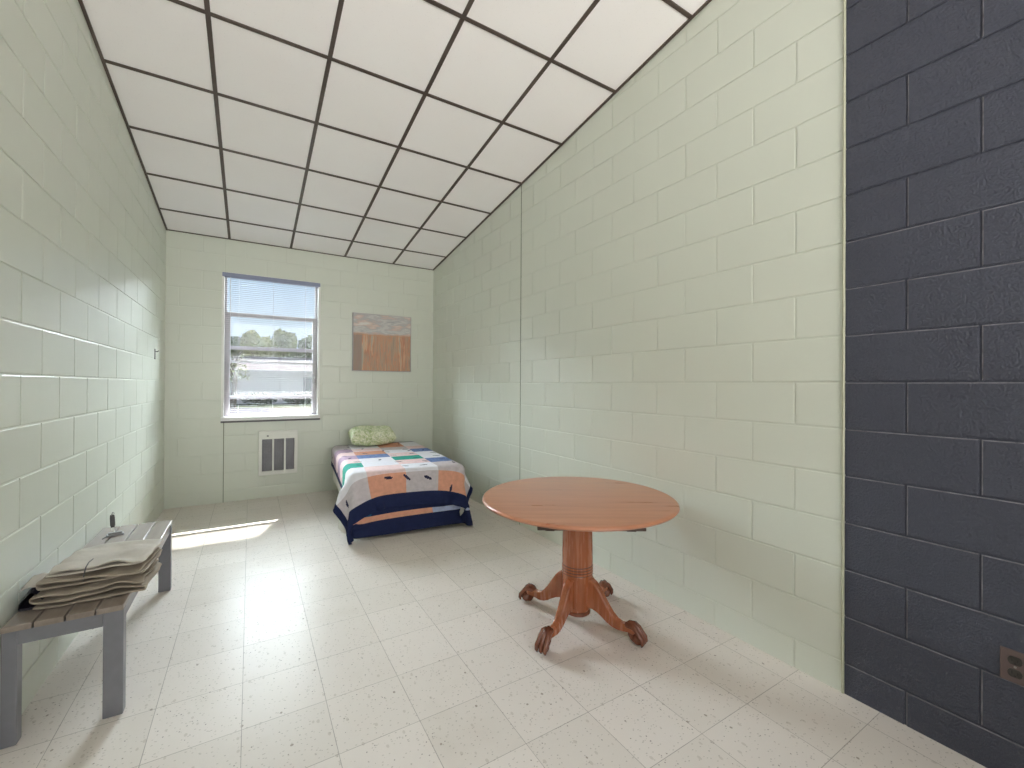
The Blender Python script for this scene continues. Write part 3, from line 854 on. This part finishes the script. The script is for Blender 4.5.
qt = cloth_object('patchwork_quilt', Pq, [NAVY, CORAL, GREY, WHITE, PINK, TEAL, BLUE, MAUVE, INK], pick_q, .007, 2)
tag(qt, 'patchwork quilt of pink white teal and coral squares with navy border', 'quilt')

# pillow
def pillow_mat():
    t = N('green_leaf_print_cotton'); v = t.coords()
    wob = t.noise(v, 9, 2, out=1); vv = t.mix(.35, v, wob, 'ADD')
    vo = t.n('TexVoronoi', feature='DISTANCE_TO_EDGE'); t.set(vo.inputs['Vector'], vv); vo.inputs['Scale'].default_value = 15
    n = t.noise(vv, 15, 4, .65)
    c = t.ramp(n, [(.30, lin(140, 164, 116)), (.40, lin(186, 200, 150)), (.48, lin(214, 222, 184)), (.58, lin(236, 238, 218)), (.70, lin(190, 204, 156))])
    c = t.mix(t.math('MULTIPLY', t.math('LESS_THAN', vo.outputs['Distance'], .05), .35), c, lin(124, 150, 100))
    return t.bsdf(c, .85, 0, .2, t.bump(t.noise(v, 16, 3), .5, .006))
mb = MB(); n = 26; vs = []
hw, hd, hh = .278, .17, .104
for side in (1, -1):
    for i in range(n+1):
        for j in range(n+1):
            a, b = -1+2*i/n, -1+2*j/n
            pin = 1-.07*(1-abs(a)**2)*abs(b)**4; pin2 = 1-.07*(1-abs(b)**2)*abs(a)**4
            h = max(0, (1-abs(a)**5.5)*(1-abs(b)**4.0))**.5
            wr = 1+.16*noise.noise((a*2.2, b*2.2, side*2))+.09*noise.noise((a*6, b*5, side*3))
            vs.append((a*hw*pin2, b*hd*pin, side*hh*h*wr))
fs = []
for k in range(2):
    o_ = k*(n+1)**2
    fs += [(o_+i*(n+1)+j, o_+(i+1)*(n+1)+j, o_+(i+1)*(n+1)+j+1, o_+i*(n+1)+j+1) for i in range(n) for j in range(n)]
mb.add(vs, fs)
pl = mb.build('pillow', pillow_mat(), None, smooth=True, angle=180)
pl.matrix_world = Matrix.Translation((1.30, 5.49, MZ1+.154)) @ Matrix.Rotation(math.radians(-4), 4, 'Z') @ Matrix.Rotation(math.radians(9), 4, 'X')
s = pl.modifiers.new('sub', 'SUBSURF'); s.levels = s.render_levels = 1
tag(pl, 'green leaf print pillow lying at the head of the bed by the wall', 'pillow')

# ================================================================ outdoors beyond the far window
def ground(name, mat, x0, x1, y0, y1, z):
    mb = MB(); mb.box(x0, x1, y0, y1, z-.1, z); return struct(mb.build(name, mat))
M['grass'] = plain('sunlit_short_grass', lin(52, 57, 44), 1, 0, 0, .3, 3)
M['asphalt'] = plain('pale_asphalt', lin(52, 51, 56), 1, 0, 0, .08, 2)
M['concrete'] = plain('pale_concrete_walk', lin(64, 62, 56), 1, 0, 0, .08, 2)
ground('lawn', M['grass'], -80, 90, YF+.2, 140, -.25)
ground('road', M['asphalt'], -80, 1.05, 10, 33, -.235)
ground('walkway', M['concrete'], 1.05, 3.6, 10, 33, -.225)
M['siding'] = plain('pale_grey_siding', lin(196, 192, 192), .9, 0, 0, .04, 1)
M['roof'] = plain('weathered_roof', lin(88, 86, 88), 1, 0, 0, .06, 1)
M['dark_trim'] = plain('dark_fascia', lin(92, 88, 90), .7)
M['dark_glass'] = plain('dark_house_window', lin(70, 76, 84), .15)
hs = empty('building', (2, 44, -.25)); tag(hs, 'long pale grey low building seen through the blind beyond the road', 'building')
def hp(mb, nm, mat, **kw): return part(mb, nm, mat, hs, **kw)
mb = MB(); mb.box(-16, 5.05, 40, 47, -.25, 2.35); hp(mb, 'wall', M['siding'])
mb = MB(); mb.add([(-16.4, 39.4, 2.35), (5.4, 39.4, 2.35), (5.4, 47.4, 2.35), (-16.4, 47.4, 2.35), (-16.4, 43.5, 3.55), (5.4, 43.5, 3.55)],
                  [(0,3,2,1), (0,1,5,4), (2,3,4,5), (0,4,3), (1,2,5)]); hp(mb, 'roof', M['roof'])
mb = MB(); mb.box(-16.4, 5.4, 39.3, 39.42, 2.2, 2.42); hp(mb, 'fascia', M['siding'])
mb = MB(); mb.box(-16.4, 5.4, 43.4, 43.6, 3.48, 3.72); hp(mb, 'ridge_cap', M['dark_trim'])
for x in (-12, -7.5, -3.0, 4.3):
    mb = MB(); mb.box(x-.5, x+.5, 39.93, 39.99, .7, 1.9); hp(mb, 'window', M['dark_glass'])
leafm = [plain('sunlit_olive_leaf', lin(136, 140, 100), .9, 0, 0, .3, 2), plain('grey_green_leaf', lin(112, 120, 92), .9, 0, 0, .3, 2), plain('dark_hedge_leaf', lin(70, 74, 62), .9, 0, 0, .3, 3)]
M['bark'] = plain('grey_bark', lin(104, 92, 82), .9, bump=.5, bscale=12)
def leaf_blob(mb, c, r, n, size, rnd):
    for _ in range(n):
        d = Vector((rnd.gauss(0, 1), rnd.gauss(0, 1), rnd.gauss(0, 1))).normalized()*(rnd.random()**.4)
        p = Vector(c)+Vector((d.x*r[0], d.y*r[1], d.z*r[2]))
        a = Vector((rnd.gauss(0, 1), rnd.gauss(0, 1), rnd.gauss(0, 1))).normalized(); b = a.orthogonal().normalized()
        s_ = size*rnd.uniform(.6, 1.3)
        mb.add([p-a*s_, p+b*s_*.5, p+a*s_, p-b*s_*.5], [(0,1,2,3)])
def tree(x, y, h, spread, mat, seed, label, name='tree', cat='tree', n=1500, size=.2):
    rnd = random.Random(seed); t = empty(name, (x, y, -.25)); tag(t, label, cat, 'trees behind the low building')
    mb = MB(); pts = [(0, 0, 0), (.1, 0, h*.25), (.05, .1, h*.5), (0, 0, h*.8)]; mb.tube(pts, [.22, .17, .12, .04], 8)
    for k in range(6):
        a = k*1.05+rnd.random(); mb.tube([(.06, .03, h*(.3+.06*k)), (math.cos(a)*spread*.4, math.sin(a)*spread*.4, h*(.48+.06*k)), (math.cos(a)*spread*.75, math.sin(a)*spread*.75, h*(.56+.06*k))], [.09, .05, .02], 6)
    mb.build('trunk', M['bark'], t, smooth=True)
    mb = MB()
    for k in range(9):
        a = rnd.random()*2*PI; q = rnd.random()**.5*spread*.8
        leaf_blob(mb, (math.cos(a)*q, math.sin(a)*q, h*(.40+.46*rnd.random())), (spread*.46, spread*.46, h*.15), n//9, size, rnd)
    mb.build('crown', mat, t); return t
for k, (x, y, h, sp, mi, lb) in enumerate([
    (-8.9, 55, 7.3, 1.88, 0, 'olive tree farthest left behind the low building roof'),
    (-4.1, 55, 7.5, 1.88, 1, 'grey green tree just left of the window view behind the roof'),
    (.7, 55, 7.3, 1.88, 0, 'olive tree left of the middle behind the building roof'),
    (5.5, 55, 7.2, 1.88, 1, 'grey green tree at the right of the window view behind the roof'),
    (10.3, 55, 7.6, 1.88, 0, 'olive tree beyond the right end of the building'),
    (-6.5, 63, 8.6, 1.88, 1, 'back row grey green tree farthest left'),
    (-1.7, 63, 8.3, 1.88, 1, 'back row grey green tree at the left edge of the window view'),
    (3.1, 63, 8.9, 1.88, 0, 'tallest olive tree in the middle of the window view'),
    (7.9, 63, 8.3, 1.88, 1, 'back row grey green tree at the right edge of the window view')]):
    tree(x, y, h, sp, leafm[mi], 30+k, lb, n=6000, size=.30)
rnd = random.Random(5)
sb = ['dark shrub at the building wall, leftmost of the row', 'dark shrub second from the left along the building wall', 'dark shrub third from the left along the building wall',
      'dark shrub fourth along the building wall, mid window', 'dark shrub fifth along the building wall', 'dark shrub sixth along the wall, by the building right end']
for k, x in enumerate((-7.2, -4.6, -2.0, .6, 3.2, 5.8)):
    mb = MB(); leaf_blob(mb, (0, 0, .5), (1.2, .5, .45), 900, .09, rnd)
    o = mb.build('shrub', leafm[2]); o.location = (x, 36, -.25); tag(o, sb[k], 'shrub', 'shrubs along the building')
t = tree(-1.0, 34, 4.4, .9, leafm[0], 77, 'small thin tree standing near the road at left of the window view', 'sapling', 'tree', 420, .09)
t['group'] = 'trees near the road'

# added unseen roof on posts, placed to cut the sun patch short
wk = struct(empty('added_sun_canopy', (1.6, 9, -.25)))
mb = MB(); mb.box(-2.4, 5.6, YF+2.30, YF+3.50, 4.86, 4.93); part(mb, 'sun_cut_roof', M['roof'], wk)
for x in (-2.3, 5.5):
    for y in (YF+2.4, YF+3.4):
        mb = MB(); mb.tube([(x, y, -.25), (x, y, 4.86)], .05, 10); part(mb, 'post', M['white_metal'], wk)

# ================================================================ light
def light(name, kind, loc, energy, col, **kw):
    l = bpy.data.lights.new(name, kind); l.energy = energy; l.color = col
    for k, v in kw.items(): setattr(l, k, v)
    o = bpy.data.objects.new(name, l); C.objects.link(o); o.location = loc; return o
sun = light('sun', 'SUN', (3, 12, 9), 40, (1, .97, .92), angle=math.radians(.53))
sun.rotation_euler = Vector((-.377, -1, -.98)).to_track_quat('-Z', 'Y').to_euler()
# added lamp standing in for brighter sky, kept above the far window's view
hz_ = light('added_sky_lamp', 'AREA', (3.0, 28, 20.6), 315000, (.83, .93, 1.0), shape='ELLIPSE', size=104, size_y=25)
hz_.rotation_euler = (-PI/2, 0, 0)
# added fill lamp just outside the added window behind the viewer
bw_ = light('added_back_fill', 'AREA', ((B_HOLE[0]+B_HOLE[1])/2, YB-.22, (B_HOLE[2]+B_HOLE[3])/2), 60, (1, .955, .92), shape='RECTANGLE', size=2.3, size_y=2.15)
bw_.rotation_euler = (PI/2, 0, 0)
# added fill lamp outside that window, tilted up towards the ceiling
gl_ = light('added_ceiling_fill', 'AREA', ((B_HOLE[0]+B_HOLE[1])/2, YB-1.3, .35), 310, (1, .945, .895), shape='RECTANGLE', size=3.2, size_y=2.0)
gl_.rotation_euler = (PI/2+math.radians(42), 0, 0)

w = bpy.data.worlds.new('sky'); SC.world = w; w.use_nodes = True
nt = w.node_tree; nt.nodes.clear()
geo = nt.nodes.new('ShaderNodeTexCoord'); sp_ = nt.nodes.new('ShaderNodeSeparateXYZ'); nt.links.new(geo.outputs['Generated'], sp_.inputs[0])
rp = nt.nodes.new('ShaderNodeValToRGB'); nt.links.new(sp_.outputs[2], rp.inputs[0])
e = rp.color_ramp.elements
while len(e) < 6: e.new(.5)
for k, (p, c) in enumerate([(0, (.74, .82, .90)), (.05, (.74, .83, .91)), (.12, (.66, .79, .91)), (.20, (.58, .74, .91)), (.45, (.50, .68, .90)), (1, (.40, .60, .88))]):
    e[k].position = p; e[k].color = c+(1,)
bg = nt.nodes.new('ShaderNodeBackground'); bg.inputs[1].default_value = .70; nt.links.new(rp.outputs[0], bg.inputs[0])
wo = nt.nodes.new('ShaderNodeOutputWorld'); nt.links.new(bg.outputs[0], wo.inputs[0])

# ================================================================ camera
cam = bpy.data.cameras.new('camera'); co = bpy.data.objects.new('camera', cam); C.objects.link(co)
cam.sensor_width = 36; cam.lens = F_PX*36/1024; cam.clip_start = .02; cam.clip_end = 400
c, s = math.cos(YAW), math.sin(YAW)
r, fw, u = Vector((c, -s, 0)), Vector((s, c, 0)), Vector((0, 0, 1))
fw, u = math.cos(PITCH)*fw+math.sin(PITCH)*u, -math.sin(PITCH)*fw+math.cos(PITCH)*u
r, u = math.cos(ROLL)*r+math.sin(ROLL)*u, -math.sin(ROLL)*r+math.cos(ROLL)*u
# image right = r, image up = u
co.matrix_world = Matrix(((r.x, u.x, -fw.x, 0), (r.y, u.y, -fw.y, 0), (r.z, u.z, -fw.z, EYE), (0, 0, 0, 1)))
SC.camera = co
vs_ = SC.view_settings; vs_.view_transform = 'Standard'; vs_.look = 'None'; vs_.gamma = 1; vs_.exposure = .56; vs_.use_curve_mapping = False
cy = SC.cycles
cy.max_bounces = 10; cy.diffuse_bounces = 6; cy.glossy_bounces = 4; cy.transparent_max_bounces = 16
cy.use_denoising = True; cy.caustics_reflective = False; cy.caustics_refractive = False; cy.sample_clamp_indirect = 6
